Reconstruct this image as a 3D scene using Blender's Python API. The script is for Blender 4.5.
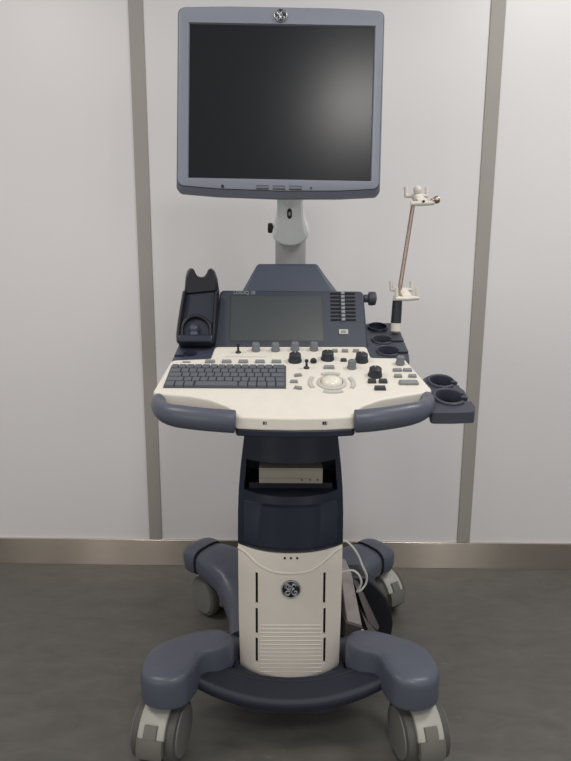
import bpy, bmesh, math, random
from mathutils import Vector, Matrix

random.seed(4)
for o in list(bpy.data.objects):
    bpy.data.objects.remove(o)
SC = bpy.context.scene
COL = SC.collection
R = math.radians
V = Vector

# ------------------------------------------------------------------ camera
F = 571.0
CAM = V((0, 0, 1.13))
MROT = Matrix.Rotation(R(90 - 10.4), 3, 'X') @ Matrix.Rotation(0.0054, 3, 'Z')
cam = bpy.data.cameras.new('camera')
cam.sensor_fit = 'VERTICAL'
cam.sensor_height = 36.0
cam.sensor_width = 36.0
cam.lens = F / 761 * 36.0
cam.clip_start = 0.02
camo = bpy.data.objects.new('camera', cam)
COL.objects.link(camo)
camo.matrix_world = Matrix.Translation(CAM) @ MROT.to_4x4()
SC.camera = camo

# ------------------------------------------------------------------ light
SC.view_settings.view_transform = 'Standard'
SC.view_settings.look = 'None'
SC.view_settings.gamma = 1
SC.view_settings.exposure = 0.6
w = bpy.data.worlds.new('world')
SC.world = w
w.use_nodes = True
w.node_tree.nodes['Background'].inputs[0].default_value = (0.93, 0.96, 1.0, 1)
w.node_tree.nodes['Background'].inputs[1].default_value = 0.24


def area(name, loc, sx, sy, power, col=(1, .96, .92), rot=(0, 0, 0)):
    l = bpy.data.lights.new(name, 'AREA')
    l.shape = 'RECTANGLE'
    l.size, l.size_y = sx, sy
    l.energy = power
    l.color = col
    o = bpy.data.objects.new(name, l)
    COL.objects.link(o)
    o.location = loc
    o.rotation_euler = rot
    return o


area('ceiling_light', (0.42, -0.62, 2.62), 0.36, 0.5, 13)
area('ceiling_light', (1.25, 0.95, 2.66), 0.6, 0.6, 13, (1, .975, .95))
area('ceiling_light', (-1.40, 0.60, 2.62), 0.5, 0.5, 11, (1, .93, .87))
# unseen tall light panels added behind the photographer for upright streaks on the baseboard
for wx, ww, we, wc in ((-3.1, .10, 3.0, (1, .95, .9)), (-2.3, .30, 5.5, (1, .9, .82)), (-1.62, .10, 2.8, (1, .95, .9)), (1.70, .16, 5, (1, .96, .93)), (2.15, .1, 2.2, (1, .96, .93))):
    area('streak_light', (wx, -2.5, 1.45), ww, 1.3, we, wc, (R(90), 0, 0))

# ------------------------------------------------------------------ picture rays used to survey the room


def ray(px, py):
    return MROT @ V(((px - 285.5) / F, -(py - 380.5) / F, -1))


def atY(px, py, Y):
    d = ray(px, py)
    return CAM + d * ((Y - CAM.y) / d.y)


def onplane(px, py, p0, n):
    d = ray(px, py)
    return CAM + d * ((p0 - CAM).dot(n) / d.dot(n))


# ------------------------------------------------------------------ materials
def lin(c):
    return tuple(((v / 255) / 12.92 if v / 255 <= .04045 else ((v / 255 + .055) / 1.055) ** 2.4) for v in c) + (1,)


def mat(name, rgb, rough=.5, metal=0, var=.05, scale=30, bump=0.0, coat=0, spec=.5):
    m = bpy.data.materials.new(name)
    m.use_nodes = True
    nt = m.node_tree
    b = nt.nodes['Principled BSDF']
    b.inputs['Roughness'].default_value = rough
    b.inputs['Metallic'].default_value = metal
    b.inputs['Specular IOR Level'].default_value = spec
    b.inputs['Coat Weight'].default_value = coat
    tc = nt.nodes.new('ShaderNodeTexCoord')
    nz = nt.nodes.new('ShaderNodeTexNoise')
    nz.inputs['Scale'].default_value = scale
    nz.inputs['Detail'].default_value = 4
    nt.links.new(tc.outputs['Object'], nz.inputs['Vector'])
    mx = nt.nodes.new('ShaderNodeMix')
    mx.data_type = 'RGBA'
    c = lin(rgb)
    mx.inputs[6].default_value = tuple(v * (1 - var) for v in c[:3]) + (1,)
    mx.inputs[7].default_value = tuple(min(1, v * (1 + var)) for v in c[:3]) + (1,)
    nt.links.new(nz.outputs['Fac'], mx.inputs[0])
    nt.links.new(mx.outputs[2], b.inputs['Base Color'])
    if bump:
        n2 = nt.nodes.new('ShaderNodeTexNoise')
        n2.inputs['Scale'].default_value = 900
        nt.links.new(tc.outputs['Object'], n2.inputs['Vector'])
        bp = nt.nodes.new('ShaderNodeBump')
        bp.inputs['Strength'].default_value = bump
        bp.inputs['Distance'].default_value = .001
        nt.links.new(n2.outputs['Fac'], bp.inputs['Height'])
        nt.links.new(bp.outputs[0], b.inputs['Normal'])
    return m


M = dict(
    white=mat('white_plastic', (232, 226, 214), .42),
    panelwhite=mat('cream_panel_plastic', (222, 214, 202), .45),
    navy=mat('blue_grey_plastic', (86, 90, 103), .36, bump=.1),
    navymid=mat('slate_plastic', (62, 67, 82), .4, bump=.1),
    hoodblue=mat('hood_blue_grey', (68, 76, 93), .4, bump=.1),
    navydark=mat('dark_navy_plastic', (29, 35, 52), .4, bump=.1),
    rubber=mat('footrest_rubber', (32, 36, 49), .5),
    charcoal=mat('charcoal_plastic', (62, 65, 76), .45, bump=.1),
    black=mat('black_plastic', (24, 26, 34), .42),
    void=mat('dark_opening', (12, 12, 14), .8),
    bezel=mat('bezel_plastic', (134, 138, 150), .4, bump=.1),
    bezeledge=mat('bezel_edge_plastic', (104, 107, 119), .4),
    screen=mat('monitor_glass', (28, 31, 35), .25, spec=.27),
    panel=mat('touch_panel_slate', (49, 56, 70), .42, bump=.1),
    surround=mat('screen_surround_slate', (50, 55, 61), .35),
    slider=mat('slider_grey', (140, 143, 148), .5),
    touch=mat('touch_glass', (66, 71, 72), .3),
    knob=mat('grey_knob', (118, 121, 126), .5),
    darkknob=mat('dark_knob', (44, 47, 54), .45),
    key=mat('key_plastic', (98, 102, 110), .5),
    keybed=mat('key_bed', (80, 83, 90), .6),
    palekey=mat('pale_key', (196, 194, 186), .5),
    greykey=mat('grey_key', (138, 140, 140), .5),
    darkkey=mat('dark_key', (58, 61, 66), .5),
    ball=mat('trackball_cream', (235, 229, 214), .2, coat=.5),
    armwhite=mat('arm_white', (240, 244, 242), .35),
    armgrey=mat('collar_grey', (158, 156, 154), .5),
    silver=mat('silver_mark', (165, 167, 170), .35, .6),
    clip=mat('ivory_clip', (232, 226, 214), .45),
    steel=mat('rod_steel', (186, 166, 154), .3, 1),
    tyre=mat('grey_tyre', (88, 86, 82), .6),
    disc=mat('wheel_disc', (118, 116, 112), .55),
    hood=mat('caster_hood_grey', (178, 176, 166), .5),
    pedal=mat('caster_pedal', (112, 110, 102), .55),
    drive=mat('drive_beige', (172, 165, 150), .5),
    conn=mat('connector_grey', (150, 142, 138), .5),
    conndark=mat('connector_dark', (74, 68, 66), .5),
    cable=mat('cable_white', (205, 205, 196), .5),
    led=mat('small_mark_dark', (30, 32, 40), .4),
    strip=mat('wall_strip_metal', (164, 159, 151), .5, .0, scale=6),
)


def wall_mat():
    m = mat('wall_laminate', (231, 228, 227), .38, var=.012, scale=3)
    return m


def floor_mat():
    m = bpy.data.materials.new('vinyl_floor')
    m.use_nodes = True
    nt = m.node_tree
    b = nt.nodes['Principled BSDF']
    b.inputs['Roughness'].default_value = .42
    tc = nt.nodes.new('ShaderNodeTexCoord')
    mp = nt.nodes.new('ShaderNodeMapping')
    mp.inputs['Scale'].default_value = (5, 12, 1)
    nt.links.new(tc.outputs['Object'], mp.inputs['Vector'])
    n1 = nt.nodes.new('ShaderNodeTexNoise')
    n1.inputs['Scale'].default_value = 1.6
    n1.inputs['Detail'].default_value = 8
    n1.inputs['Roughness'].default_value = .65
    n1.inputs['Distortion'].default_value = .6
    nt.links.new(mp.outputs[0], n1.inputs['Vector'])
    cr = nt.nodes.new('ShaderNodeValToRGB')
    e = cr.color_ramp.elements
    e[0].position = .25
    e[0].color = lin((88, 86, 81))
    e[1].position = .75
    e[1].color = lin((108, 105, 99))
    nt.links.new(n1.outputs['Fac'], cr.inputs[0])
    n2 = nt.nodes.new('ShaderNodeTexNoise')
    n2.inputs['Scale'].default_value = 4.5
    n2.inputs['Detail'].default_value = 6
    n2.inputs['Distortion'].default_value = 1.5
    nt.links.new(mp.outputs[0], n2.inputs['Vector'])
    c2 = nt.nodes.new('ShaderNodeValToRGB')
    c2.color_ramp.elements[0].position = .66
    c2.color_ramp.elements[0].color = (0, 0, 0, 1)
    c2.color_ramp.elements[1].position = .76
    c2.color_ramp.elements[1].color = (.5, .5, .5, 1)
    nt.links.new(n2.outputs['Fac'], c2.inputs[0])
    mx = nt.nodes.new('ShaderNodeMix')
    mx.data_type = 'RGBA'
    mx.inputs[7].default_value = lin((128, 126, 121))
    nt.links.new(c2.outputs[0], mx.inputs[0])
    nt.links.new(cr.outputs[0], mx.inputs[6])
    nt.links.new(mx.outputs[2], b.inputs['Base Color'])
    return m


def steel_mat():
    """stainless sheet brushed lengthwise: fine horizontal scratches stretch every reflection upright"""
    m = bpy.data.materials.new('brushed_stainless')
    m.use_nodes = True
    nt = m.node_tree
    b = nt.nodes['Principled BSDF']
    b.inputs['Metallic'].default_value = 1
    b.inputs['Roughness'].default_value = .2
    b.inputs['Roughness'].default_value = .24
    b.inputs['Anisotropic'].default_value = 1
    b.inputs['Anisotropic Rotation'].default_value = .25
    cx = nt.nodes.new('ShaderNodeCombineXYZ')
    cx.inputs[0].default_value = 1
    nt.links.new(cx.outputs[0], b.inputs['Tangent'])
    tc = nt.nodes.new('ShaderNodeTexCoord')
    mp = nt.nodes.new('ShaderNodeMapping')
    mp.inputs['Scale'].default_value = (3, 3, 160)
    nt.links.new(tc.outputs['Object'], mp.inputs['Vector'])
    nz = nt.nodes.new('ShaderNodeTexNoise')
    nz.inputs['Scale'].default_value = 3
    nt.links.new(mp.outputs[0], nz.inputs['Vector'])
    cr = nt.nodes.new('ShaderNodeValToRGB')
    cr.color_ramp.elements[0].color = lin((198, 187, 174))
    cr.color_ramp.elements[1].color = lin((216, 206, 193))
    nt.links.new(nz.outputs['Fac'], cr.inputs[0])
    nt.links.new(cr.outputs[0], b.inputs['Base Color'])
    return m


# ------------------------------------------------------------------ mesh helpers
class B:
    def __init__(s):
        s.bm = bmesh.new()

    def face(s, vs):
        try:
            return s.bm.faces.new(vs)
        except ValueError:
            return None

    def loft(s, rings, caps=(True, True), closed=True):
        vr = [[s.bm.verts.new(p) for p in r] for r in rings]
        n = len(vr[0])
        for a, b in zip(vr, vr[1:]):
            for i in range(n if closed else n - 1):
                j = (i + 1) % n
                s.face((a[i], a[j], b[j], b[i]))
        if caps[0]:
            s.face(list(reversed(vr[0])))
        if caps[1]:
            s.face(vr[-1])
        return vr

    def prism(s, pts, vec):
        s.loft([[V(p) for p in pts], [V(p) + V(vec) for p in pts]])

    def box(s, c, size, rot=None, taper=1.0):
        c = V(c)
        hx, hy, hz = size[0] / 2, size[1] / 2, size[2] / 2
        rot = rot or Matrix.Identity(3)
        rr = []
        for z, k in ((-hz, 1), (hz, taper)):
            rr.append([c + rot @ V((x * k, y * k, z)) for x, y in ((-hx, -hy), (hx, -hy), (hx, hy), (-hx, hy))])
        s.loft(rr)

    def tube(s, pts, rad, n=12, rv=None, up=None, caps=(True, True)):
        pts = [V(p) for p in pts]
        rings = []
        prev = None
        for i, p in enumerate(pts):
            t = (pts[min(i + 1, len(pts) - 1)] - pts[max(i - 1, 0)]).normalized()
            if up is not None:
                side = t.cross(V(up)).normalized()
            else:
                if prev is None:
                    a = V((0, 0, 1)) if abs(t.z) < .9 else V((1, 0, 0))
                    side = t.cross(a).normalized()
                else:
                    side = (prev - t * prev.dot(t)).normalized()
                prev = side
            u2 = side.cross(t).normalized()
            r = rad[i] if isinstance(rad, (list, tuple)) else rad
            r2 = r if rv is None else (rv[i] if isinstance(rv, (list, tuple)) else rv)
            rings.append([p + side * (r * math.cos(a)) + u2 * (r2 * math.sin(a))
                          for a in [2 * math.pi * k / n for k in range(n)]])
        s.loft(rings, caps)

    def lathe(s, prof, c, ax, n=24, ref=None, a0=0, a1=None):
        """prof: (radius, height) pairs about axis ax through c"""
        c = V(c)
        ax = V(ax).normalized()
        e1 = V(ref) if ref is not None else (V((1, 0, 0)) if abs(ax.x) < .9 else V((0, 0, 1)))
        e1 = (e1 - ax * e1.dot(ax)).normalized()
        e2 = ax.cross(e1)
        if a1 is None:
            rings = [[c + ax * h + (e1 * math.cos(t) + e2 * math.sin(t)) * max(r, 1e-5)
                      for t in [2 * math.pi * k / n for k in range(n)]] for r, h in prof]
            s.loft(rings)
        else:   # open sector of a closed profile
            rings = []
            for k in range(n + 1):
                t = a0 + (a1 - a0) * k / n
                rings.append([c + ax * h + (e1 * math.cos(t) + e2 * math.sin(t)) * r for r, h in prof])
            s.loft(rings)

    def cyl(s, c, ax, r, h, n=20, r2=None):
        r2 = r if r2 is None else r2
        s.lathe([(r, 0), (r2, h)], c, ax, n)

    def ball(s, c, r, n=20, sc=(1, 1, 1), lo=-90, hi=90, ax=(0, 0, 1)):
        prof = [(r * math.cos(R(a)), r * math.sin(R(a))) for a in [lo + (hi - lo) * k / 12 for k in range(13)]]
        s.lathe(prof, c, ax, n)


WORLD = {}


def link(name, me, m, parent, center, smooth):
    for p in me.polygons:
        p.use_smooth = True
    me.set_sharp_from_angle(angle=R(smooth))
    if m:
        me.materials.clear()
        me.materials.append(m)
    o = bpy.data.objects.new(name, me)
    COL.objects.link(o)
    WORLD[o.name] = center
    if parent is not None:
        o.parent = parent
        o.location = center - WORLD[parent.name]
    else:
        o.location = center
    return o


def obj(name, b, m, parent=None, bevel=0, seg=2, smooth=40, label=None, base=False, bang=30):
    bm = b.bm
    bmesh.ops.remove_doubles(bm, verts=bm.verts, dist=1e-6)
    bmesh.ops.recalc_face_normals(bm, faces=bm.faces)
    lo = V([min(v.co[i] for v in bm.verts) for i in range(3)])
    hi = V([max(v.co[i] for v in bm.verts) for i in range(3)])
    c = (lo + hi) / 2
    if base:
        c.z = lo.z
    for v in bm.verts:
        v.co -= c
    me = bpy.data.meshes.new(name)
    bm.to_mesh(me)
    bm.free()
    o = link(name, me, m, parent, c, smooth)
    if bevel:
        md = o.modifiers.new('bevel', 'BEVEL')
        md.width = bevel
        md.segments = seg
        md.limit_method = 'ANGLE'
        md.angle_limit = R(bang)
    if label:
        o['label'] = label
    return o


def cut(o, cutters, smooth=35):
    """carve the B shapes out of o and bake the result"""
    tmp = []
    for cb in cutters:
        bmesh.ops.recalc_face_normals(cb.bm, faces=cb.bm.faces)
        me = bpy.data.meshes.new('cutter')
        cb.bm.to_mesh(me)
        cb.bm.free()
        co = bpy.data.objects.new('cutter', me)
        COL.objects.link(co)
        tmp.append(co)
        md = o.modifiers.new('cut', 'BOOLEAN')
        md.object = co
        md.operation = 'DIFFERENCE'
        md.solver = 'EXACT'
    bpy.context.view_layer.update()
    dg = bpy.context.evaluated_depsgraph_get()
    me = bpy.data.meshes.new_from_object(o.evaluated_get(dg), depsgraph=dg)
    o.modifiers.clear()
    old = o.data
    me.name = old.name
    o.data = me
    for p in me.polygons:
        p.use_smooth = True
    me.set_sharp_from_angle(angle=R(smooth))
    for t in tmp:
        bpy.data.objects.remove(t)
    return o


def rpoly(pts, rad, n=5):
    """round the corners of a 2-D polygon"""
    out = []
    N = len(pts)
    for i in range(N):
        p = V(pts[i]).to_2d()
        a = V(pts[i - 1]).to_2d() - p
        c = V(pts[(i + 1) % N]).to_2d() - p
        r = rad[i] if isinstance(rad, (list, tuple)) else rad
        if r <= 0:
            out.append(p)
            continue
        la, lc = a.length, c.length
        a.normalize()
        c.normalize()
        ang = math.acos(max(-1, min(1, a.dot(c))))
        d = min(r / math.tan(ang / 2), la * .49, lc * .49)
        p0, p1 = p + a * d, p + c * d
        for k in range(n + 1):
            t = k / n
            out.append(p0 * (1 - t) ** 2 + p * 2 * t * (1 - t) + p1 * t * t)
    return out


def spline(pts, n=8):
    pts = [V(p) for p in pts]
    out = []
    for i in range(len(pts) - 1):
        p0 = pts[max(i - 1, 0)]
        p1, p2 = pts[i], pts[i + 1]
        p3 = pts[min(i + 2, len(pts) - 1)]
        for k in range(n):
            t = k / n
            out.append(.5 * (2 * p1 + (p2 - p0) * t + (2 * p0 - 5 * p1 + 4 * p2 - p3) * t * t
                             + (3 * p1 - p0 - 3 * p2 + p3) * t ** 3))
    out.append(pts[-1])
    return out


def text(name, s, size, origin, ex, ey, m, parent, depth=.0006):
    cu = bpy.data.curves.new(name, 'FONT')
    cu.body = s
    cu.size = size
    cu.extrude = depth
    cu.align_x = 'CENTER'
    cu.align_y = 'CENTER'
    to = bpy.data.objects.new('text', cu)
    COL.objects.link(to)
    bpy.context.view_layer.update()
    me = bpy.data.meshes.new_from_object(to)
    bpy.data.objects.remove(to)
    ex, ey = V(ex).normalized(), V(ey).normalized()
    en = ex.cross(ey)
    Rm = Matrix((ex, ey, en)).transposed()
    for v in me.vertices:
        v.co = Rm @ v.co
    me.name = name
    return link(name, me, m, parent, V(origin), 30)


def emblem(name, c, ex, ey, r, parent):
    """round badge: dark disc, bright rim, four edge flourishes and looped script letters"""
    ex, ey = V(ex).normalized(), V(ey).normalized()
    en = ex.cross(ey)
    b = B()
    b.lathe([(r, -.002), (r, .0012), (r * .97, .0016)], c, en, 40)
    d = obj(name, b, M['black'], parent)
    b = B()
    P = lambda x, y, h=.0018: c + ex * x * r + ey * y * r + en * h
    b.tube([P(.95 * math.cos(t), .95 * math.sin(t)) for t in [2 * math.pi * k / 40 for k in range(41)]], r * .055, 6)
    for q in range(4):      # flourishes
        a = q * math.pi / 2 + .35
        pts = [P(rr * math.cos(a + t), rr * math.sin(a + t)) for t, rr in
               ((0, .80), (.25, .83), (.5, .82), (.75, .76), (.95, .64), (.88, .54), (.72, .58))]
        b.tube(spline(pts, 4), r * .035, 6)
    g = [(-.12, .38), (-.30, .52), (-.46, .36), (-.36, .08), (-.12, .02), (.02, .22), (-.12, .38), (-.22, .2), (-.10, -.12),
         (-.14, -.42), (-.36, -.52), (-.52, -.34), (-.36, -.16), (-.08, -.18)]
    e = [(.46, .36), (.32, .52), (.12, .42), (.12, .2), (.30, .08), (.12, -.02), (.06, -.28), (.22, -.5), (.44, -.44), (.54, -.24),
         (.38, -.14), (.3, -.28)]
    for L in (g, e):
        b.tube(spline([P(x * 1.12, y * 1.12) for x, y in L], 4), r * .075, 6)
    obj('monogram', b, M['silver'], d)
    return d


# ------------------------------------------------------------------ the room
def struct(name, b, m, rot=0, pivot=None, bevel=0):
    if rot:
        bmesh.ops.rotate(b.bm, verts=b.bm.verts, cent=pivot, matrix=Matrix.Rotation(rot, 3, 'Z'))
    o = obj(name, b, m, bevel=bevel)
    o['kind'] = 'structure'
    return o


WY = 2.095
WROT = R(-0.62)
PV = V((0, WY, 0))
b = B()
b.box((0, 0.6, -.05), (7, 4.4, .1))
struct('floor', b, floor_mat())
b = B()
b.box((0, WY + .06, 1.4), (7, .12, 2.8))
struct('wall_back', b, wall_mat(), WROT, PV)
for i, X in enumerate((-.507, .699)):
    b = B()
    b.box((X, WY - .001, 1.455), (.049, .008, 2.69))
    struct('trim_%d' % (i + 1), b, M['strip'], WROT, PV, .001)
b = B()
b.box((0, WY - .004, .0535), (7, .012, .107))
struct('baseboard_back', b, steel_mat(), WROT, PV, .001)

# ------------------------------------------------------------------ the machine
X0 = .014
root = bpy.data.objects.new('ultrasound_machine', None)
COL.objects.link(root)
root.location = (X0, 1.42, 0)
WORLD[root.name] = V((X0, 1.42, 0))
root['label'] = 'white and navy ultrasound cart on four casters with a monitor above its keyboard console'
root['category'] = 'ultrasound machine'

# ---- base: arms, corner covers, footrest
def oval(c, rx, rz, t, up=(0, 0, 1), n=20, p=3.2):
    """super-ellipse ring across direction t"""
    t = V(t).normalized()
    s = t.cross(V(up)).normalized()
    u = s.cross(t).normalized()
    out = []
    for k in range(n):
        a = 2 * math.pi * k / n
        ca, sa = math.cos(a), math.sin(a)
        out.append(V(c) + s * (rx * math.copysign(abs(ca) ** (2 / p), ca)) + u * (rz * math.copysign(abs(sa) ** (2 / p), sa)))
    return out


def armloft(b, path, n=6):
    pts = spline([p[0] for p in path], n)
    w_ = spline([(p[1], p[2], 0) for p in path], n)
    rings = []
    for i, p in enumerate(pts):
        t = pts[min(i + 1, len(pts) - 1)] - pts[max(i - 1, 0)]
        rings.append(oval(p, w_[i].x, w_[i].y, t))
    b.loft(rings)


def sx(s, x):
    return X0 + s * x


b = B()
# central chassis plate under the column
pl = rpoly([(-.15, 1.265), (-.09, 1.235), (.09, 1.235), (.15, 1.265), (.135, 1.52), (.11, 1.66), (-.11, 1.66), (-.135, 1.52)],
           [.03, .05, .05, .03, .05, .05, .05, .05])
rings = []
for z, k in ((.06, .93), (.07, .98), (.128, 1), (.146, .98), (.153, .94)):
    rings.append([V((X0 + p.x * k, 1.42 + (p.y - 1.42) * k, z)) for p in pl])
b.loft(rings)
base = obj('chassis', b, M['navymid'], root)


def pad_rings(poly, cx, cy, zs):
    return [[V((cx + (p.x - cx) * k, cy + (p.y - cy) * k, z)) for p in poly] for z, k in zs]


for s in (-1, 1):
    # front arm
    b = B()
    armloft(b, [((sx(s, .272), 1.225, .20), .034, .028), ((sx(s, .20), 1.286, .198), .040, .034),
                ((sx(s, .174), 1.335, .165), .038, .042), ((sx(s, .14), 1.39, .12), .05, .04)])
    obj('front_arm', b, M['navy'], root)
    # front corner cover: bean shaped dome above the caster
    b = B()
    ol = [(.348, 1.21), (.343, 1.165), (.318, 1.136), (.276, 1.128), (.240, 1.142), (.222, 1.178), (.208, 1.222), (.166, 1.244), (.140, 1.278),
          (.155, 1.318), (.20, 1.328), (.265, 1.305), (.328, 1.262)]
    poly = [V((sx(s, x), y)) for x, y in ol]
    sm = spline([p.to_3d() for p in poly + [poly[0]]], 5)[:-1]
    b.loft(pad_rings([p.to_2d() for p in sm], sx(s, .245), 1.225,
                     ((.164, .94), (.168, .985), (.174, 1), (.222, 1), (.232, .985), (.238, .95), (.243, .86), (.246, .6), (.247, .2))))
    obj('corner_cover', b, M['navy'], root, smooth=60)
    # rear arm
    b = B()
    armloft(b, [((sx(s, .270), 1.775, .198), .062, .042), ((sx(s, .218), 1.735, .196), .078, .045),
                ((sx(s, .145), 1.68, .165), .090, .05), ((sx(s, .10), 1.57, .125), .085, .045), ((sx(s, .09), 1.45, .115), .08, .04)])
    obj('rear_arm', b, M['navy'], root)
    b = B()
    armloft(b, [((sx(s, .270), 1.775, .200), .067, .047), ((sx(s, .289), 1.790, .200), .070, .048),
                ((sx(s, .309), 1.805, .198), .064, .045), ((sx(s, .322), 1.815, .195), .046, .034), ((sx(s, .327), 1.819, .194), .02, .015)], 5)
    obj('corner_cover', b, M['navy'], root, smooth=60)
    b = B()
    d = V((s * .82, .57, 0)).normalized()
    b.loft([oval((sx(s, .2672), 1.773, .2), .0655, .0462, d), oval((sx(s, .2705), 1.7753, .2), .0655, .0462, d)])
    obj('cover_seam', b, M['void'], root)

# footrest
b = B()
path = spline([V((X0 + x, 1.212 + .022 * (x / .2) ** 2, .136 + .034 * (abs(x) / .2) ** 2.2)) for x in
               [-.216, -.16, -.1, -.05, 0, .05, .1, .16, .216]], 4)
rings = []
for i, p in enumerate(path):
    t = path[min(i + 1, len(path) - 1)] - path[max(i - 1, 0)]
    t.z = 0
    t.normalize()
    sd = t.cross(V((0, 0, 1)))     # towards the viewer
    pr = [(.026, -.022), (.036, -.010), (.037, .004), (.029, .014), (-.015, .022), (-.04, .023), (-.04, -.022)]
    rings.append([p + sd * a + V((0, 0, c)) for a, c in pr])
b.loft(rings)
fr = obj('footrest', b, M['rubber'], root, bevel=.004, bang=25)
for q, a in enumerate((.020, .009, -.002, -.013, -.024)):
    b = B()
    pts = []
    for i, p in enumerate(path[1:-1]):
        j = i + 1
        t = path[j + 1] - path[j - 1]
        t.z = 0
        sd = t.normalized().cross(V((0, 0, 1)))
        pts.append(p + sd * a + V((0, 0, .0165 - a * .2)))
    b.tube(pts, .0027, 8)
    obj('tread_rib', b, M['rubber'], fr)

# ---- casters
def caster(x, y, yaw, wr=.068, locked=True):
    Rz = Matrix.Rotation(yaw, 3, 'Z')
    ax = Rz @ V((1, 0, 0))
    fw = Rz @ V((0, -1, 0))
    c = V((x, y, wr + .001))
    up = V((0, 0, 1))
    b = B()     # hood: arch between the wheels
    hw = .031
    ro, ri = wr + .013, wr - .010
    prof = [(ro - .004, -hw), (ro, -hw + .006), (ro, hw - .006), (ro - .004, hw), (ri, hw), (ri, -hw)]
    b.lathe(prof, c, ax, 22, ref=fw, a0=R(-150), a1=R(-22))
    cst = obj('caster', b, M['hood'], root, label=None)
    b = B()     # stem
    b.cyl(c + up * (wr - .005), up, .026, .05 + .165 - (2 * wr) - .0)
    obj('stem', b, M['conndark'], cst)
    b = B()     # core filling between the wheels
    b.lathe([(wr * .86, -.019), (wr * .86, .019)], c, ax, 24)
    obj('axle_housing', b, M['conndark'], cst)
    for s in (-1, 1):
        b = B()
        i0, i1 = .031 * .62, .053
        pr = [(wr * .6, i0), (wr * .93, i0), (wr, i0 + .008), (wr, i1 - .01), (wr * .96, i1 - .003), (wr * .86, i1)]
        b.lathe([(r_, s * h) for r_, h in pr], c, ax, 36)
        wh = obj('wheel', b, M['tyre'], cst)
        b = B()
        b.lathe([(wr * .84, s * (i1 - .001)), (wr * .82, s * (i1 + .003)), (wr * .3, s * (i1 + .006)), (.001, s * (i1 + .006))], c, ax, 36)
        obj('hub_disc', b, M['disc'], wh)
    b = B()     # pedal on the front of the hood
    pr = [(wr + .016, -.030), (wr + .019, -.024), (wr + .019, .024), (wr + .016, .030), (wr + .002, .030), (wr + .002, -.030)]
    b.lathe(pr, c, ax, 8, ref=fw, a0=R(-24), a1=R(6))
    pr = [(wr + .0145, -.016), (wr + .0175, -.014), (wr + .0175, .014), (wr + .0145, .016), (wr, .016), (wr, -.016)]
    b.lathe(pr, c, ax, 6, ref=fw, a0=R(-44), a1=R(-20))
    obj('brake_pedal', b, M['pedal'], cst)
    return cst


caster(sx(-1, .303), 1.19, R(-10))
caster(sx(1, .307), 1.19, R(11))
caster(sx(-1, .25), 1.79, R(40))
caster(sx(1, .318), 1.80, R(34))

# ---- column body
def yf(x, yc=1.25):
    return yc + .05 * (abs(x) / .127) ** 2.3


def section(hw, yc, bulge, depth, z, n=17):
    pts = []
    for k in range(n):
        x = -hw + 2 * hw * k / (n - 1)
        pts.append(V((X0 + x, yc + bulge * (abs(x) / hw) ** 2.3, z)))
    pts.append(V((X0 + hw, yc + depth, z)))
    pts.append(V((X0 - hw, yc + depth, z)))
    return pts


b = B()
b.loft([section(.121, 1.262, .05, .36, .16), section(.124, 1.262, .05, .36, .48), section(.1245, 1.262, .05, .38, .50)])
body = obj('body_core', b, M['navydark'], root)
# white front panel
b = B()
rings = []
for z, hw, yc in ((.146, .1215, 1.262), (.151, .124, 1.252), (.166, .1255, 1.248), (.30, .1275, 1.249), (.42, .1278, 1.250), (.485, .1275, 1.251)):
    rings.append(section(hw, yc, .05, .17, z, 25))
b.loft(rings)
fp = obj('front_panel', b, M['panelwhite'], root, bevel=.003, bang=50)


def fyz(px, py, off=0.0):
    """point on the curved front panel"""
    Y = 1.25
    for _ in range(12):
        p = atY(px, py, Y)
        Y = yf(p.x - X0, 1.2495) - off
    return atY(px, py, Y)


cutters = []
for px in (256.7, 324.6):
    for ya, yb in ((572.6, 603.5), (608, 634), (637.5, 662.5)):
        b = B()
        p, q = fyz(px, ya), fyz(px, yb)
        b.box((p.x, p.y + .0, (p.z + q.z) / 2), (.0060, .03, abs(p.z - q.z)))
        cutters.append(b)
cut(fp, cutters)
for px in (256.7, 324.6):
    for ya, yb in ((572.6, 603.5), (608, 634), (637.5, 662.5)):
        b = B()
        p, q = fyz(px, ya), fyz(px, yb)
        b.box((p.x, p.y + .010, (p.z + q.z) / 2), (.0058, .006, abs(p.z - q.z) - .0004))
        obj('vent_slot', b, M['void'], fp)
b = B()
for k in range(13):
    py = 625 + 46 * k / 12
    xs = [261 + 60 * i / 14 for i in range(15)]
    b.tube([fyz(x, py, -.0012) for x in xs], .0028, 8)
obj('grille', b, M['panelwhite'], fp)
b = B()
b.tube(spline([fyz(x, y, -.003) for x, y in ((238.6, 547), (247, 553), (256, 562), (268, 569.5), (280, 572.5), (291, 573.2), (302, 572.3), (313, 569),
                                              (324, 561), (333, 552.5), (341, 547))], 5), .0042, 8)
obj('raised_crest', b, M['panelwhite'], fp)
for px in (284.8, 291, 297.2):
    p = fyz(px, 558.2)
    b = B()
    b.cyl(p + V((0, .003, 0)), (0, -1, 0), .0026, .0036, 14)
    obj('indicator', b, M['led'], fp)
pe = fyz(291, 589)
emblem('emblem', pe + V((0, -.001, 0)), (1, 0, 0), (0, 0, 1), .0228, fp)

# dark upper column, with the drive bay cut out of it
b = B()
rings = []
for z, hw, yc, bu in ((.485, .1262, 1.2545, .047), (.492, .128, 1.248, .05), (.57, .1275, 1.252, .05), (.625, .1255, 1.262, .048), (.68, .121, 1.27, .045),
                      (.73, .115, 1.275, .04), (.80, .106, 1.278, .035), (.86, .10, 1.28, .03)):
    rings.append(section(hw, yc, bu, .36, z, 25))
b.loft(rings)
col = obj('column', b, M['navydark'], root, smooth=45)
b = B()
bay = []
for Y, e in ((1.16, .0), (1.40, -.0)):
    bay.append([V((X0 + x, Y, z)) for x, z in ((-.111, .627), (.111, .627), (.106, .700), (-.106, .700))])
b.loft(bay)
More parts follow.
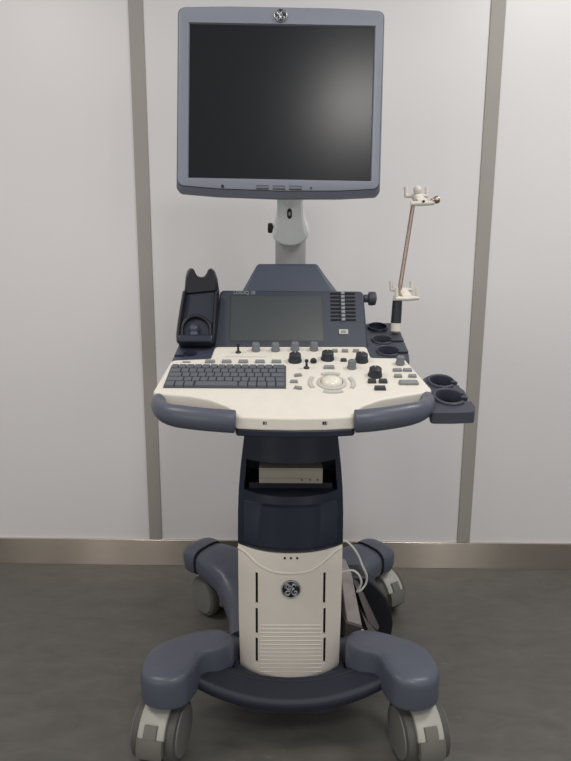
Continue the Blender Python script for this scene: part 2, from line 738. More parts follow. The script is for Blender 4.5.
# lip sloping forward below the bay
b2 = B()
b2.loft([[V((X0 + x, 1.20, .615)), V((X0 + x, 1.31, .6275)), V((X0 + x, 1.31, .65)), V((X0 + x, 1.20, .65))] for x in (-.112, .112)])
cut(col, [b, b2])
# raised door below the bay
b = B()
rings = []
for z, hw in ((.498, .108), (.503, .112), (.598, .1115), (.604, .107)):
    yc = 1.248 + (z - .515) * .1 - (.004 if z in (.503, .598) else -.002)
    rings.append([V((X0 + x, yc + .05 * (abs(x) / .127) ** 2.3, z)) for x in [hw * (k / 10 - 1) for k in range(21)]] +
                 [V((X0 + hw, 1.32, z)), V((X0 - hw, 1.32, z))])
b.loft(rings)
obj('access_door', b, M['navydark'], col)
b = B()
b.box((X0, 1.345, .660), (.152, .09, .038))
dv = obj('disc_drive', b, M['drive'], col, bevel=.0015, label='beige disc drive')
b = B()
b.box((X0 - .014, 1.2993, .654), (.118, .0012, .001))
b.box((X0, 1.2993, .6745), (.15, .0012, .001))
obj('tray_seam', b, M['conn'], dv)
for x in (.026, .046, .064):
    b = B()
    b.box((X0 + x, 1.2992, .6505), (.003, .003, .003))
    obj('drive_button', b, M['led'], dv)
b = B()
b.box((X0, 1.365, .634), (.2, .12, .014))
obj('bay_shelf', b, M['black'], col)

# ---- console deck
AL = math.atan2(.085, .26)
D0 = V((0, 1.09, .877))
EV = V((0, math.cos(AL), math.sin(AL)))
EN = V((0, -math.sin(AL), math.cos(AL)))
EX = V((1, 0, 0))
RD = Matrix((EX, EV, EN)).transposed()


def dk(px, py, h=0.0):
    return onplane(px, py, D0 + EN * h, EN)


olx = [(215, 346.5), (366.5, 346.5), (371, 357.5), (404, 358), (432, 389.5), (429, 391.5), (406, 395), (381, 399.3), (363, 405.5), (356.5, 411),
       (355.5, 416.3), (325, 417.8), (295, 418.2), (265, 417.8), (235, 416.3), (234, 411), (226, 405.5), (209, 399.3), (188, 395.5), (160, 393.2), (153, 391.5),
       (171.5, 360), (210.5, 358.5)]
deck_pts = [dk(x, y) for x, y in olx]
deck2 = rpoly([(p.x, p.y) for p in deck_pts],
              [.01, .01, .006, .016, .010, .004, .05, .05, .05, .02, .008, .1, .1, .1, .008, .02, .05, .05, .05, .004, .006, .016, .006], 5)


def on_deck(p, h=0):
    z = D0.z + (p.y - D0.y) * math.tan(AL) + h
    return V((p.x, p.y, z))


b = B()
b.prism([on_deck(p) for p in deck2], (0, 0, -.026))
deck = obj('console_deck', b, M['white'], root, bevel=.007, seg=4, smooth=50, bang=50)
cen = sum((p for p in deck2), V((0, 0))) / len(deck2)
b = B()
ds = [V((cen.x + (p.x - cen.x) * .99, cen.y + (p.y - cen.y) * .985)) for p in deck2]
b.prism([on_deck(p, -.0255) for p in ds], (0, 0, -.015))
obj('console_underside', b, M['navydark'], root, bevel=.003)
b = B()     # bracket that carries the console on the column
b.loft([[V((X0 + s_ * hw, y, z)) for s_, y in ((-1, 1.20), (1, 1.20), (1, 1.5), (-1, 1.5))] for z, hw in ((.82, .11), (.86, .17), (.885, .19))])
obj('console_bracket', b, M['navydark'], root, bevel=.01)

# grab handles
for s, P_ in ((-1, [(170, 399, 1.20), (160, 400, 1.15), (159.5, 408, 1.11), (170, 414.5, 1.078), (195, 418.4, 1.062), (220, 420.6, 1.056), (235.5, 421.6, 1.056)]),
              (1, [(417, 398, 1.20), (427, 399, 1.15), (426.5, 406.5, 1.11), (416, 412.6, 1.08), (392, 417.4, 1.064), (370, 420.2, 1.056), (354.5, 421.2, 1.056)])):
    b = B()
    pts = spline([atY(*p) for p in P_], 6)
    n = len(pts)
    b.tube(pts, [.013 + .004 * min(1, i / (n * .5)) for i in range(n)], 18, rv=[.013 + .0095 * min(1, i / (n * .55)) for i in range(n)], up=(0, 0, 1))
    obj('grab_handle', b, M['navy'], root, bevel=.003, smooth=50)

# front edge marks
for px in (265, 324.5):
    p = atY(px, 423, 1.0535)
    b = B()
    b.box(p + V((0, .003, 0)), (.0125, .006, .008))
    lk = obj('edge_plate', b, M['palekey'], deck, bevel=.001)
    b = B()
    b.box(p + V((-.002, -.0004, 0)), (.0035, .002, .006))
    b.box(p + V((.0022, -.0004, 0)), (.0022, .002, .006))
    obj('edge_mark', b, M['led'], lk)

# keyboard
def uv(px, py):
    p = dk(px, py)
    return V((p.x, (p - D0).dot(EV)))


def DP(u, v, h=0):
    return D0 + EX * u + EV * v + EN * h


tl, tr, bl, br = uv(172.5, 366), uv(285.5, 366), uv(162, 388.5), uv(286.5, 388.5)
ku0, ku1 = (tl.x + bl.x) / 2, (tr.x + br.x) / 2
kv0, kv1 = (bl.y + br.y) / 2, (tl.y + tr.y) / 2
b = B()
b.box(DP((ku0 + ku1) / 2, (kv0 + kv1) / 2, .0005), (ku1 - ku0, kv1 - kv0, .002), RD)
kb = obj('keyboard', b, M['keybed'], deck)
kb['label'] = 'grey keyboard'
rows = [[.9] + [1] * 12 + [1.6], [1.4] + [1] * 12 + [1.1], [1.7] + [1] * 11 + [1.8], [2.1] + [1] * 10 + [1.2, 1.2], [1.2, 1.1, 1.2, 5.4, 1.1, 1.1, 1.2, 1.1, 1.1]]
rh = (kv1 - kv0 - .004) / 5
kmesh = {}
for r_, row in enumerate(rows):
    tot = sum(row)
    u = ku0 + .002
    W = ku1 - ku0 - .004
    v = kv1 - .002 - (r_ + .5) * rh
    for kw in row:
        wd = kw / tot * W
        b = B()
        b.box(DP(u + wd / 2, v, .0037), (wd - .0016, rh - .0018, .005), RD, taper=.92)
        obj('key', b, M['key'], kb)
        u += wd


def dbox(name, px, py, w_, h_, t, m, parent=deck, bev=.001, taper=.9, yaw=0):
    b = B()
    p = uv(px, py)
    b.box(DP(p.x, p.y, t / 2), (w_, h_, t + .002), RD @ Matrix.Rotation(yaw, 3, 'Z'), taper=taper)
    return obj(name, b, M[m], parent, bevel=bev)


dbox('legend_plate', 186.4, 362.3, .019, .006, .0012, 'greykey')
for px in (210, 226.6, 243.3, 260, 276.4):
    dbox('function_key', px, 362.3, .0225, .0115, .004, 'greykey')
b = B()
p = uv(246, 357)
b.box(DP(p.x, p.y, .0004), (.095, .0012, .0012), RD)
obj('printed_line', b, M['palekey'], deck)
for px, py in ((298, 376), (294, 382.3), (298, 388.6)):
    dbox('arrow_key', px, py, .0165, .0085, .004, 'greykey', yaw=.25 if py < 380 else (-.25 if py > 386 else 0))
for px in (334.6, 345, 356):
    dbox('small_key', px, 351.8, .015, .009, .005, 'greykey')
dbox('small_key', 343.6, 361, .014, .009, .005, 'darkkey')
dbox('trackball_key', 329, 368.2, .0245, .0105, .005, 'greykey')
for px, py in ((372, 382.3), (383, 382.3), (380, 389.3)):
    dbox('dark_key', px, py, .018 if py < 385 else .024, .0115, .006, 'darkkey')
for px, py, w_ in ((397.3, 371, .0205), (407.5, 371, .0195), (398, 377, .0175), (412.4, 377, .0175)):
    dbox('grey_key', px, py, w_, .0095, .005, 'greykey')
dbox('freeze_key', 408.5, 383.6, .043, .0155, .006, 'greykey', bev=.003)


def knob(px, py, r, h, m, name='knob'):
    """px,py is the middle of the knob as seen; it stands on the deck"""
    b = B()
    p = uv(px, py + h * F / 1.3 * .36)
    b.lathe([(r * 1.12, -.001), (r * 1.1, .003), (r, .0045), (r * .93, h * .92), (r * .8, h), (.0005, h)], DP(p.x, p.y), EN, 28)
    k = obj(name, b, M[m], deck)
    b = B()
    c = DP(p.x, p.y, h + .0003)
    b.box(c + EV * r * .45, (.0014, r * .5, .0012), RD)
    obj('pointer_mark', b, M['palekey'] if m == 'darkknob' else M['darkkey'], k)
    return k


for px, py in ((295, 358), (327.5, 356), (361.5, 358), (375, 372.5)):
    knob(px, py, .0142, .019, 'darkknob', 'rotary_knob')
for px, py in ((256, 347.5), (275.5, 347.5), (295, 346.8), (314, 346.8), (351.7, 365), (400, 361)):
    knob(px, py, .0095, .019, 'knob', 'small_knob')
for px, py, tip in ((238.3, 352.5, (0, .002)), (306.5, 368, (.0, .0))):
    p = uv(px, py)
    b = B()
    b.lathe([(.007, 0), (.006, .002), (.0028, .004), (.0026, .014), (.0042, .016), (.004, .020), (.001, .021)], DP(p.x, p.y), EN, 16)
    obj('joystick', b, M['black'], deck)
p = uv(313.5, 362.3)
b = B()
b.ball(DP(p.x, p.y, .003), .0075, 16, lo=-20, ax=EN)
obj('thumb_cap', b, M['black'], deck)

# trackball
tb = uv(331.7, 383.2)
b = B()
b.lathe([(.031, -.001), (.031, .003), (.028, .0045), (.0245, .0045), (.0235, .002), (.0235, -.001)], DP(tb.x, tb.y), EN, 48)
tr_ = obj('trackball_ring', b, M['palekey'], deck)
b = B()
b.lathe([(.0228, 0), (.0225, .004), (.0205, .0085), (.016, .012), (.009, .0143), (.0005, .015)], DP(tb.x, tb.y), EN, 40)
obj('trackball', b, M['ball'], tr_)
for a0, a1, ro in ((62, 118, .0455), (242, 298, .0455), (150, 208, .0505), (-28, 30, .0505)):
    b = B()
    prof = [(ro - .0095, -.001), (ro - .009, .004), (ro - .001, .004), (ro, -.001)]
    b.lathe(prof, DP(tb.x, tb.y), EN, 12, ref=EX, a0=R(a0), a1=R(a1))
    obj('arc_key', b, M['palekey'], deck, bevel=.0008)

# ---- touch panel
T0 = atY(290.5, 350, 1.362)
T1 = atY(290.5, 290, 1.435)
TV = (T1 - T0)
TV.x = 0
TV.normalize()
TN = EX.cross(TV)      # towards the viewer
TP = lambda px, py, h=0: onplane(px, py, T0 + TN * h, TN)
RT = Matrix((EX, TV, TN)).transposed()


def t2(px, py):
    p = TP(px, py)
    return V((p.x, (p - T0).dot(TV)))


def TQ(u, v, h=0):
    return V((u, T0.y, T0.z)) + TV * v + TN * h


o2 = rpoly([t2(213.5, 352), t2(368.5, 352), t2(363.5, 291), t2(220, 290)], [0, 0, .013, .013], 6)
b = B()
b.prism([TQ(p.x, p.y) for p in o2], TN * -.032)
tp = obj('touch_panel', b, M['panel'], root, bevel=.004, seg=3)
b = B()
b.prism([TP(x, y, .0006) for x, y in ((229, 342), (324.5, 342), (322.5, 294.8), (230, 294.8))], TN * -.003)
fr_ = obj('screen_surround', b, M['surround'], tp)
b = B()
b.prism([TP(x, y, .0014) for x, y in ((230.6, 340.6), (323, 340.6), (321.3, 296), (231.4, 296))], TN * -.003)
obj('touch_screen', b, M['touch'], fr_, label='grey touch screen')
for k in range(8):
    py = 293.8 + k * 3.75
    p = t2(342.5 + k * .12, py)
    b = B()
    b.box(TQ(p.x, p.y, .0002), (.061, .0048, .0022), RT)
    sl = obj('slider_slot', b, M['void'], tp)
    b = B()
    b.box(TQ(p.x, p.y, .003), (.0105, .0086, .008), RT, taper=.8)
    obj('slider_cap', b, M['slider'], sl, bevel=.0006)
p = t2(343.5, 332)
b = B()
b.box(TQ(p.x, p.y, .001), (.022, .0125, .004), RT)
bt = obj('panel_button', b, M['palekey'], tp, bevel=.001)
b = B()
b.box(TQ(p.x, p.y, .0033), (.012, .006, .0012), RT)
obj('button_mark', b, M['greykey'], bt)
p = t2(244.5, 292.6)
text('lettering', 'LOGIQ S8', .0125, TQ(p.x, p.y - .001, .0006), EX, TV, M['silver'], tp)
# side knob
p = TP(365.5, 298.5, -.016)
b = B()
b.lathe([(.010, -.004), (.010, .006), (.0165, .008), (.0175, .014), (.0165, .024), (.009, .027), (.0005, .027)], p, (1, 0, 0), 24)
obj('side_knob', b, M['charcoal'], tp)

# ---- left tray and dark probe holder
b = B()
q = rpoly([tuple(dk(x, y, -.006).to_2d()) for x, y in ((171, 362), (216, 360), (218, 341), (181, 339))], [.01, 0, 0, .015])
b.prism([on_deck(p, -.006) for p in q], (0, 0, -.03))
lt = obj('side_tray', b, M['navymid'], root, bevel=.003)
cc = dk(190, 353.5, -.006)
c1 = B()
c1.cyl(cc + EN * .02, -EN, .017, .05, 24)
c2 = B()
c2.box(dk(178, 356, -.006), (.03, .012, .04), RD)
cut(lt, [c1, c2])

H0 = atY(197, 347, 1.352)
H1 = atY(201, 268, 1.455)
HV = (H1 - H0)
HV.x = 0
HV.normalize()
HN = EX.cross(HV)
HP = lambda px, py, h=0: onplane(px, py, H0 + HN * h, HN)
ol = [(178.3, 344), (177.2, 338), (179.5, 322), (182.3, 305), (184.5, 291), (185.3, 277), (187.2, 270.3), (190.5, 267.6), (193.6, 268.6), (195.2, 272.5),
      (197.2, 275.6), (201, 276.9), (205, 275.8), (207.2, 272), (208.6, 268.8), (211.6, 267.8), (215, 270.6), (217, 277), (218.6, 289), (217.4, 310), (215.8, 330),
      (214.6, 343), (211, 346.3), (181, 346.3)]
oh = [HP(x, y) for x, y in ol]
b = B()
b.prism(oh, HN * -.026)
ph = obj('probe_holder', b, M['navydark'], root, bevel=.004, seg=3, label='tall black notched holder left of the touch screen')
b = B()     # upper cradle, thicker towards the viewer
up_ = [(183.6, 293)] + ol[5:18] + [(218.2, 290)]
lo_ = [HP(x, y, -.002) for x, y in up_]
hi_ = []
for x, y in up_:
    hi_.append(HP(x + (201 - x) * .10, y + 1.2, .020 if y < 285 else .004))
b.loft([lo_, hi_])
obj('cradle', b, M['black'], ph, bevel=.003)
b = B()     # raised rim of the trough
rim = [(185, 293), (182.2, 310), (179.8, 326), (178.8, 338), (181.5, 343), (196, 344), (210.5, 343), (213.8, 338), (215, 320), (216.6, 293)]
b.tube(spline([HP(x, y, .004) for x, y in rim], 5), .006, 10, rv=.012, up=HN)
obj('trough_rim', b, M['black'], ph)
b = B()     # bottom lip
b.prism([HP(x, y, .0) for x, y in ((178.6, 345.6), (179.2, 337.5), (213.8, 337.5), (213.6, 345.6))], HN * .022)
obj('bottom_lip', b, M['navydark'], ph, bevel=.005, seg=3)
b = B()     # arched cup and the round stop inside it
b.tube(spline([HP(x, y, .006) for x, y in ((181.5, 338), (182, 327), (187, 319), (195, 316), (204, 318.5), (210, 326), (211, 338))], 5), .0045, 10)
obj('cup_arch', b, M['black'], ph)
b = B()
b.tube([HP(194, 340, .002), HP(194, 331, .002)], .0125, 16)
b.ball(HP(194, 329.5, .004), .014, 20)
obj('round_stop', b, M['navymid'], ph)


# ---- right-hand trays with open probe cups
def cup_tray(name, px_outline, h, thick, cups, m, parent, rad=.006):
    b = B()
    q = rpoly([tuple(dk(x, y, h).to_2d()) for x, y in px_outline], rad, 4)
    b.prism([on_deck(p, h / math.cos(AL)) for p in q], (0, 0, -thick))
    o = obj(name, b, m, parent)
    cs = []
    for px, py, r, slot in cups:
        c = dk(px, py, h)
        k = B()
        k.lathe([(r, -.09), (r, -.012), (r * 1.12, .0), (r * 1.12, .03)], c, EN, 32)
        cs.append(k)
        if slot:
            k = B()
            k.box(c + EX * (r + .02) + EV * -(r * .35), (r + .045, r * .62, .2), RD)
            cs.append(k)
    cut(o, cs)
    md = o.modifiers.new('bevel', 'BEVEL')
    md.width = .0018
    md.segments = 2
    md.limit_method = 'ANGLE'
    md.angle_limit = R(50)
    return o


ut = cup_tray('holder_tray', [(364, 363), (361, 330), (367, 323.5), (391, 323), (400.5, 332), (402, 336), (404.5, 341.5), (405.5, 345), (408.5, 352), (409.5, 361.5)], -.006, .03,
              [(382, 340.2, .0195, True), (388, 351.4, .0215, True), (377.5, 328, .019, False)], M['charcoal'], root)
ut['label'] = 'dark upper tray of open probe cups'
for px, py, r in ((382, 340.2, .0195), (388, 351.4, .0215)):
    c = dk(px, py, -.006)
    b = B()
    prof = [(r * 1.12, -.002), (r * 1.12, .002), (r * 1.18, .0045), (r * 1.30, .0045), (r * 1.36, .002), (r * 1.36, -.002)]
    b.lathe(prof, c, EN, 32, ref=EX, a0=R(14), a1=R(318))
    obj('cup_rim', b, M['charcoal'], ut, bevel=.001)
b = B()
c = dk(377.5, 328, -.006)
b.lathe([(.0005, -.05), (.0265, -.05), (.0265, .003), (.0248, .006), (.0228, .006), (.0208, .0), (.0205, -.046), (.0005, -.046)], c, EN, 32)
obj('gel_cup', b, M['navydark'], ut)
lw = cup_tray('holder_tray', [(423, 379), (429, 375.5), (449, 376.5), (457.5, 382), (459.5, 387), (464.5, 391), (467.5, 397), (475.5, 407), (474.5, 412), (455, 413),
                              (431, 413)], -.010, .022,
              [(441, 382, .0205, True), (449, 397.3, .0235, True)], M['charcoal'], root, rad=.008)
lw['label'] = 'lower grey tray of open probe cups beside the right handle'
for px, py, r in ((441, 382, .0205), (449, 397.3, .0235)):
    c = dk(px, py, -.010)
    b = B()
    prof = [(r * 1.14, -.002), (r * 1.14, .002), (r * 1.22, .005), (r * 1.40, .005), (r * 1.48, .002), (r * 1.48, -.002)]
    b.lathe(prof, c, EN, 32, ref=EX, a0=R(18), a1=R(318))
    obj('cup_rim', b, M['charcoal'], lw, bevel=.001)
    b = B()
    b.lathe([(r * .9, -.040), (r * 1.1, -.034), (r * 1.12, -.018), (r * 1.02, -.018), (r * 1.0, -.032), (.0005, -.034), (.0005, -.040)], c, EN, 32)
    obj('cup_liner', b, M['navydark'], lw)
b = B()
c = atY(443, 424, 1.16)
b.lathe([(.018, -.005), (.016, .006), (.010, .012), (.0005, .013)], c + V((0, 0, .016)), (0, 0, -1), 20)
b.lathe([(.014, -.005), (.012, .006), (.0005, .010)], c + V((.016, .0, .017)), (0, 0, -1), 20)
b.box(c + V((-.02, .03, .03)), (.07, .05, .02))
obj('tray_bracket', b, M['navydark'], lw)

# ---- hood behind the touch panel
b = B()
fr1 = [atY(238, 300, 1.485), atY(341, 300, 1.485), atY(317, 263.8, 1.525), atY(257.5, 263.8, 1.525)]
bk = []
for p in fr1:
    bk.append(V((X0 + (p.x - X0) * 1.12 + .004, 1.66, p.z + (-.008 if p.z > 1.1 else 0))))
b.loft([fr1, bk])
hood = obj('rear_hood', b, M['hoodblue'], root, bevel=.006, seg=3)
b = B()
b.loft([[V((X0 + s_ * hw, y, z)) for s_, y in ((-1, 1.47), (1, 1.47), (1, 1.65), (-1, 1.65))] for z, hw in ((.80, .11), (.95, .125), (1.05, .11))])
obj('rear_column', b, M['navydark'], root, bevel=.01)

# ---- monitor arm
ax_ = atY(290.5, 250, 1.58)
b = B()
b.lathe([(.041, -.02), (.041, .085), (.038, .09)], V((ax_.x, 1.58, atY(290, 264, 1.58).z)), (0, 0, 1), 32)
armb = obj('monitor_arm', b, M['armgrey'], root)
A0 = atY(290.5, 238, 1.525)
A1 = atY(290, 190, 1.47)
AV = A1 - A0
AV.x = 0
AV.normalize()
AN = EX.cross(AV)
AP = lambda px, py, h=0: onplane(px, py, A0 + AN * h, AN)
ol = [(277.2, 185), (277, 204), (276.3, 218), (273.8, 228), (272.3, 234), (273.3, 239), (278, 243.5), (284, 245.6), (290.5, 246.2), (297, 245.4), (303, 243), (307.5, 238.5),
      (308.8, 233.5), (307.3, 228), (304.5, 218), (303.4, 204), (303, 185)]
b = B()
sp = spline([AP(x, y) for x, y in ol], 3)
b.prism(sp, AN * -.05)
sleeve = obj('arm_sleeve', b, M['armwhite'], armb, bevel=.006, seg=3, bang=60)
b = B()
sp = spline([AP(290.3 + (x - 290.3) * .83, 236 + (y - 236) * (.83 if y > 225 else 1), .0) for x, y in ol], 3)
b.prism(sp, AN * .004)
obj('arm_cover', b, M['armwhite'], sleeve, bevel=.0012, bang=60)
b = B()
p = AP(289.5, 213.5, .004)
sl_ = [p + EX * (.0062 * math.cos(t)) + AV * (.0095 * math.sin(t) + (.004 if math.sin(t) > 0 else -.004)) for t in [2 * math.pi * k / 20 for k in range(20)]]
b.prism(sl_, AN * .0015)
ks = obj('key_slot', b, M['black'], sleeve)
b = B()
sl_ = [p + AN * .001 + EX * (.0028 * math.cos(t)) + AV * (.005 * math.sin(t)) for t in [2 * math.pi * k / 16 for k in range(16)]]
b.prism(sl_, AN * .0018)
obj('latch', b, M['silver'], ks)
b = B()
p = AP(276, 228, -.025)
b.lathe([(.006, .0), (.006, .008), (.0125, .009), (.0135, .014), (.0125, .021), (.0005, .022)], p, (-1, 0, 0), 8)
obj('clamp_knob', b, M['black'], armb, bevel=.001)

# ---- monitor
MT = R(7)
MV = V((0, math.sin(MT), math.cos(MT)))
MN = V((0, -math.cos(MT), math.sin(MT)))
MC = atY(280.3, 101, 1.352)
mup = MV
# the head leans a hair clockwise on its joint
roll = R(-.75)
MX = (EX * math.cos(roll) + MV * math.sin(roll)).normalized()
MU = MN.cross(MX).normalized()
RM = Matrix((MX, MU, MN)).transposed()


def m2(px, py):
    p = onplane(px, py, MC, MN) - MC
    return V((p.dot(MX), p.dot(MU)))


def MP(u, v, h=0):
    return MC + MX * u + MU * v + MN * h


ptl, ptr, pbl, pbr = m2(178, 8.5), m2(384, 12), m2(177, 192), m2(379.5, 196)
hwT = (ptr.x - ptl.x) / 2 + .0025
hwB = (pbr.x - pbl.x) / 2 + .0025
cx_ = (ptr.x + ptl.x + pbl.x + pbr.x) / 4
vt = (ptl.y + ptr.y) / 2 + .0085
vb = (pbl.y + pbr.y) / 2


def outline(inset=0, dx=0, vbot=0, n=12):
    """monitor outline: nearly square, softly bowed top and bottom"""
    pts = []
    T, Bt = vt - inset, vb + inset + vbot
    a, c = hwT - inset, hwB - inset
    ctl = [(-c, Bt + .012), (-c * .94, Bt - .001), (-c * .6, Bt - .005), (0, Bt - .0075), (c * .6, Bt - .005), (c * .94, Bt - .001), (c, Bt + .012)]
    poly = [(-a, T - .002), (-c, Bt + .010), (-c * .965, Bt + .001), (-c * .6, Bt - .0045), (0, Bt - .007), (c * .6, Bt - .0045), (c * .965, Bt + .001), (c, Bt + .010),
            (a, T - .002), (a * .5, T + .0015), (-a * .5, T + .0015)]
    rr = [.016, .02, .02, .3, .3, .3, .02, .02, .016, .3, .3]
    return [(p.x + cx_, p.y) for p in rpoly(poly, rr, 5)]


s0, s1, s2, s3 = m2(189.3, 22.5), m2(373.5, 27.5), m2(189, 177.5), m2(371.5, 179.5)
su0, su1 = (s0.x + s2.x) / 2, (s1.x + s3.x) / 2
sv1, sv0 = (s0.y + s1.y) / 2, (s2.y + s3.y) / 2
outer = outline(.004, vbot=.0105)
scx, scy = (su0 + su1) / 2, (sv0 + sv1) / 2
sa, sb = (su1 - su0) / 2, (sv1 - sv0) / 2


def inner(pts, grow=0):
    res = []
    for x, y in pts:
        dx, dy = (x - scx) / (sa * 1.1), (y - scy) / (sb * 1.16)
        m_ = max(abs(dx), abs(dy))
        res.append([scx + dx / m_ * (sa + grow), scy + dy / m_ * (sb + grow)])
    for qx in (-1, 1):
        for qy in (-1, 1):
            t = (scx + qx * (sa + grow), scy + qy * (sb + grow))
            k = min(range(len(res)), key=lambda i: (res[i][0] - t[0]) ** 2 + (res[i][1] - t[1]) ** 2)
            res[k] = list(t)
    return res


b = B()
back_o = outline(.0)
rings = [[MP(cx_ + (x - cx_) * .70, scy + (y - scy) * .66, -.062) for x, y in back_o],
         [MP(cx_ + (x - cx_) * .78, scy + (y - scy) * .74, -.058) for x, y in back_o],
         [MP(cx_ + (x - cx_) * .95, scy + (y - scy) * .95, -.030) for x, y in back_o],
         [MP(x, y, -.022) for x, y in back_o],
         [MP(x, y, -.009) for x, y in back_o],
         [MP(x, y, -.0012) for x, y in outline(.0035, vbot=.0095)]]
b.loft(rings, (True, False))
mon = obj('monitor', b, M['bezeledge'], root, smooth=30)
b = B()
rings = [[MP(x, y, -.0025) for x, y in outer],
         [MP(x, y, -.001) for x, y in outer],
         [MP(x, y, .0) for x, y in outline(.007, vbot=.0105)],
         [MP(x, y, .0) for x, y in inner(outer, .0025)],
         [MP(x, y, -.006) for x, y in inner(outer)]]
b.loft(rings, (False, True))
bz = obj('bezel', b, M['bezel'], mon, smooth=30)
b = B()
b.box(MP(scx, scy, -.0045), (2 * sa - .0006, 2 * sb - .0006, .002), RM)
obj('screen', b, M['screen'], mon, label='dark switched-off screen')
for px, py in ((262.5, 187.3), (279, 187.6), (295.5, 187.8)):
    p = m2(px, py)
    b = B()
    b.box(MP(p.x, p.y, .0), (.0275, .0065, .003), RM)
    k = obj('control_button', b, M['bezeledge'], bz, bevel=.001)
    b = B()
    b.box(MP(p.x, p.y - .0036, .0), (.0275, .0012, .0012), RM)
    b.box(MP(p.x, p.y + .0036, .0), (.0275, .0012, .0012), RM)
    obj('button_gap', b, M['void'], k)
for px, py, r in ((222.6, 186.3, .0036), (311, 188.2, .0024)):
    p = m2(px, py)
    b = B()
    b.cyl(MP(p.x, p.y, -.001), MN, r, .002, 14)
    obj('sensor', b, M['led'], bz)
p = m2(280.6, 15.8)
emblem('emblem', MP(p.x, p.y, .0005), MX, MU, .0142, bz)
b = B()     # joint between arm and monitor back
jc = MP(m2(290, 165).x, m2(290, 165).y, -.05)
b.loft([oval(jc, .05, .06, MN, up=MU), oval(jc - MN * .035, .042, .05, MN, up=MU)])
b.tube([jc - MN * .02, AP(290.2, 200, -.025)], .028, 20)
obj('tilt_joint', b, M['armwhite'], armb)

# ---- connector bay low on the right flank
CB = []
b = B()     # curved dark housing
sec = [(366, 577), (378, 588), (387, 599), (392, 611), (393.5, 624), (391, 641), (380, 648)]
fr_pts = [atY(x, y, 1.53) for x, y in sec]
bk_pts = [p + V((-.012, .07, .004)) for p in fr_pts]
inn = [V((X0 + .10, 1.53, p.z)) for p in (fr_pts[-1], fr_pts[0])]
b.loft([fr_pts + inn, bk_pts + [p + V((-.012, .07, .004)) for p in inn]])
ch = obj('connector_housing', b, M['black'], root, bevel=.006, seg=3, label='dark curved housing low on the right flank')


def slab(name, pxs, Y0, Y1, m, parent, bevel=.003):
    """tilted block: front face given corner by corner"""
    b = B()
    n = len(pxs)
    f_ = [atY(x, y, Y0 + (Y1 - Y0) * t) for x, y, t in pxs]
    b.loft([f_, [p + V((-.012, .055, .012)) for p in f_]])
    return obj(name, b, m, parent, bevel=bevel)


s1_ = slab('connector_block', [(340, 571, 1), (351.5, 572.5, 1), (362.5, 627, 0), (347, 622, 0)], 1.40, 1.47, M['conn'], ch)
s1b = slab('connector_plug', [(346, 622.5, .4), (362.5, 627.5, .4), (370.5, 646, 0), (366, 651, 0), (344, 640, 0)], 1.39, 1.40, M['conndark'], ch, .002)
b = B()
p = atY(362.5, 631.5, 1.388)
b.box(p, (.007, .006, .009))
obj('latch', b, M['palekey'], s1b)
slab('connector_bar', [(355, 586, 1), (361, 588, 1), (380, 628, 0), (377.5, 632, 0), (368, 622, 0)], 1.44, 1.50, M['conndark'], ch)
slab('connector_bar', [(362, 614, 1), (367, 619, 1), (381, 640, 0), (377, 646, 0), (371, 640, 0)], 1.41, 1.45, M['conndark'], ch)

# ------------------------------------------------------------------ cable arm in the holder tray
ca = bpy.data.objects.new('cable_support_arm', None)
COL.objects.link(ca)
cb0 = dk(395.3, 334, -.006)
Yc = cb0.y
ca.location = cb0
WORLD[ca.name] = cb0.copy()
ca['label'] = 'slim steel cable arm with two ivory clips standing in the right holder tray'
ca['category'] = 'cable holder'


def cyl_px(name, p0, p1, r, m, r2=None, Y0=Yc, Y1=Yc):
    b = B()
    a, c = atY(*p0, Y0), atY(*p1, Y1)
    d = (c - a)
    b.lathe([(r, 0), (r if r2 is None else r2, d.length)], a, d, 20)
    return obj(name, b, m, ca, bevel=.001)


b = B()
a = cb0 + V((0, 0, .002))
d = atY(396, 322.5, Yc) - a
b.lathe([(.004, 0), (.0125, .0055), (.0125, d.length)], a, d, 24)
obj('collar', b, M['clip'], ca)
cyl_px('grip', (395.9, 323), (397.4, 300.5), .0130, M['darkknob'], .0122)
cyl_px('neck', (397.3, 301), (398, 296), .0115, M['clip'])
cyl_px('rod', (398.5, 297), (413, 205), .0052, M['steel'])


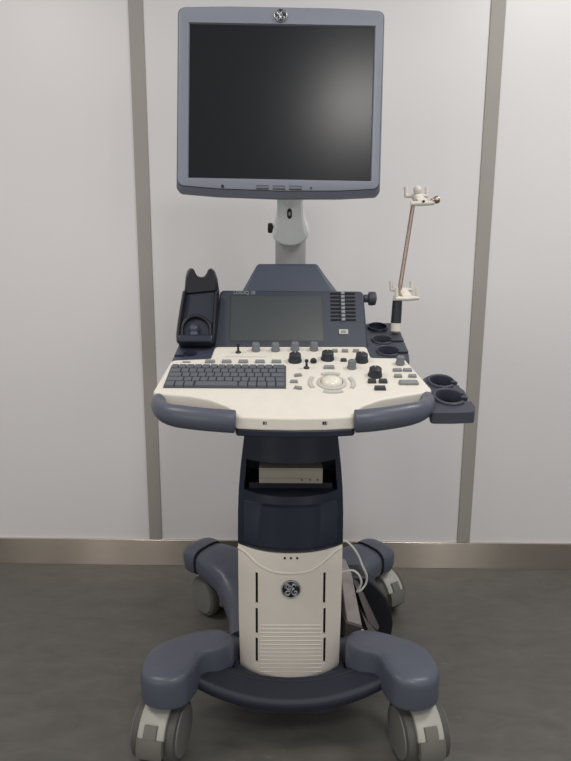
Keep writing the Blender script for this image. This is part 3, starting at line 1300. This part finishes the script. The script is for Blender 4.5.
def clip(cx, cy, folded=False):
    """four-finger cable clip: back bar and front bar joined by a slanted bridge, a finger up from each end"""
    c = atY(cx, cy, Yc)
    b = B()
    q = lambda x, y, z: c + V((x, y, z))
    b.tube([q(-.028, .012, .003), q(.025, .012, .003)], .0048, 10)
    for xa, xb in ((-.027, -.0285), (.024, .0225)):
        b.tube([q(xa, .012, .0), q(xb, .012, .024)], .0043, 10)
    b.loft([[q(-.013, .012, .008), q(.010, .012, .008), q(.010, .012, -.003), q(-.013, .012, -.003)],
            [q(-.002, -.016, -.011), q(.020, -.016, -.011), q(.020, -.016, -.022), q(-.002, -.016, -.022)]])
    b.tube([q(-.020, -.014, -.0185), q(.007, -.016, -.0185), q(.036, -.014, -.016)], .0056, 10)
    if not folded:
        for xa, xb in ((-.018, -.0195), (.034, .031)):
            b.tube([q(xa, -.014, -.018), q(xb, -.016, .008)], .0046, 10)
    else:
        b.ball(q(-.001, .006, .016), .0105, 18)
    b.ball(q(-.001, .004, -.004), .011, 16)
    return obj('cable_clip', b, M['clip'], ca)


clip(403, 291)
k2 = clip(418, 196.5, True)
b = B()
p = atY(435, 200.5, Yc) + V((0, -.014, 0))
b.lathe([(.005, -.014), (.006, -.006), (.0085, -.005), (.0095, 0), (.008, .006)], p, (1, 0, .25), 14)
obj('clip_screw', b, M['steel'], k2)
b = B()
p = atY(421.5, 202.5, Yc) + V((0, -.019, 0))
b.cyl(p, (0, -1, 0), .0030, .004, 12)
obj('screw_hole', b, M['void'], k2)

# ------------------------------------------------------------------ loose white cable
b = B()
pth = [(341, 541, 1.405), (346.5, 541.5, 1.40), (353, 547.5, 1.40), (358.5, 556, 1.40), (362.5, 566, 1.40), (366.5, 575, 1.405), (366, 583, 1.41), (361.5, 589.5, 1.41),
       (357, 591.5, 1.41), (359.5, 588, 1.405), (361.3, 582, 1.40), (358.5, 574.5, 1.40), (352, 570.3, 1.405), (342, 572, 1.41)]
b.tube(spline([atY(*p) for p in pth], 6), .0029, 10)
cbl = obj('cable', b, M['cable'])
cbl['label'] = 'thin white cable looping out beside the lower cream panel'
cbl['category'] = 'cable'
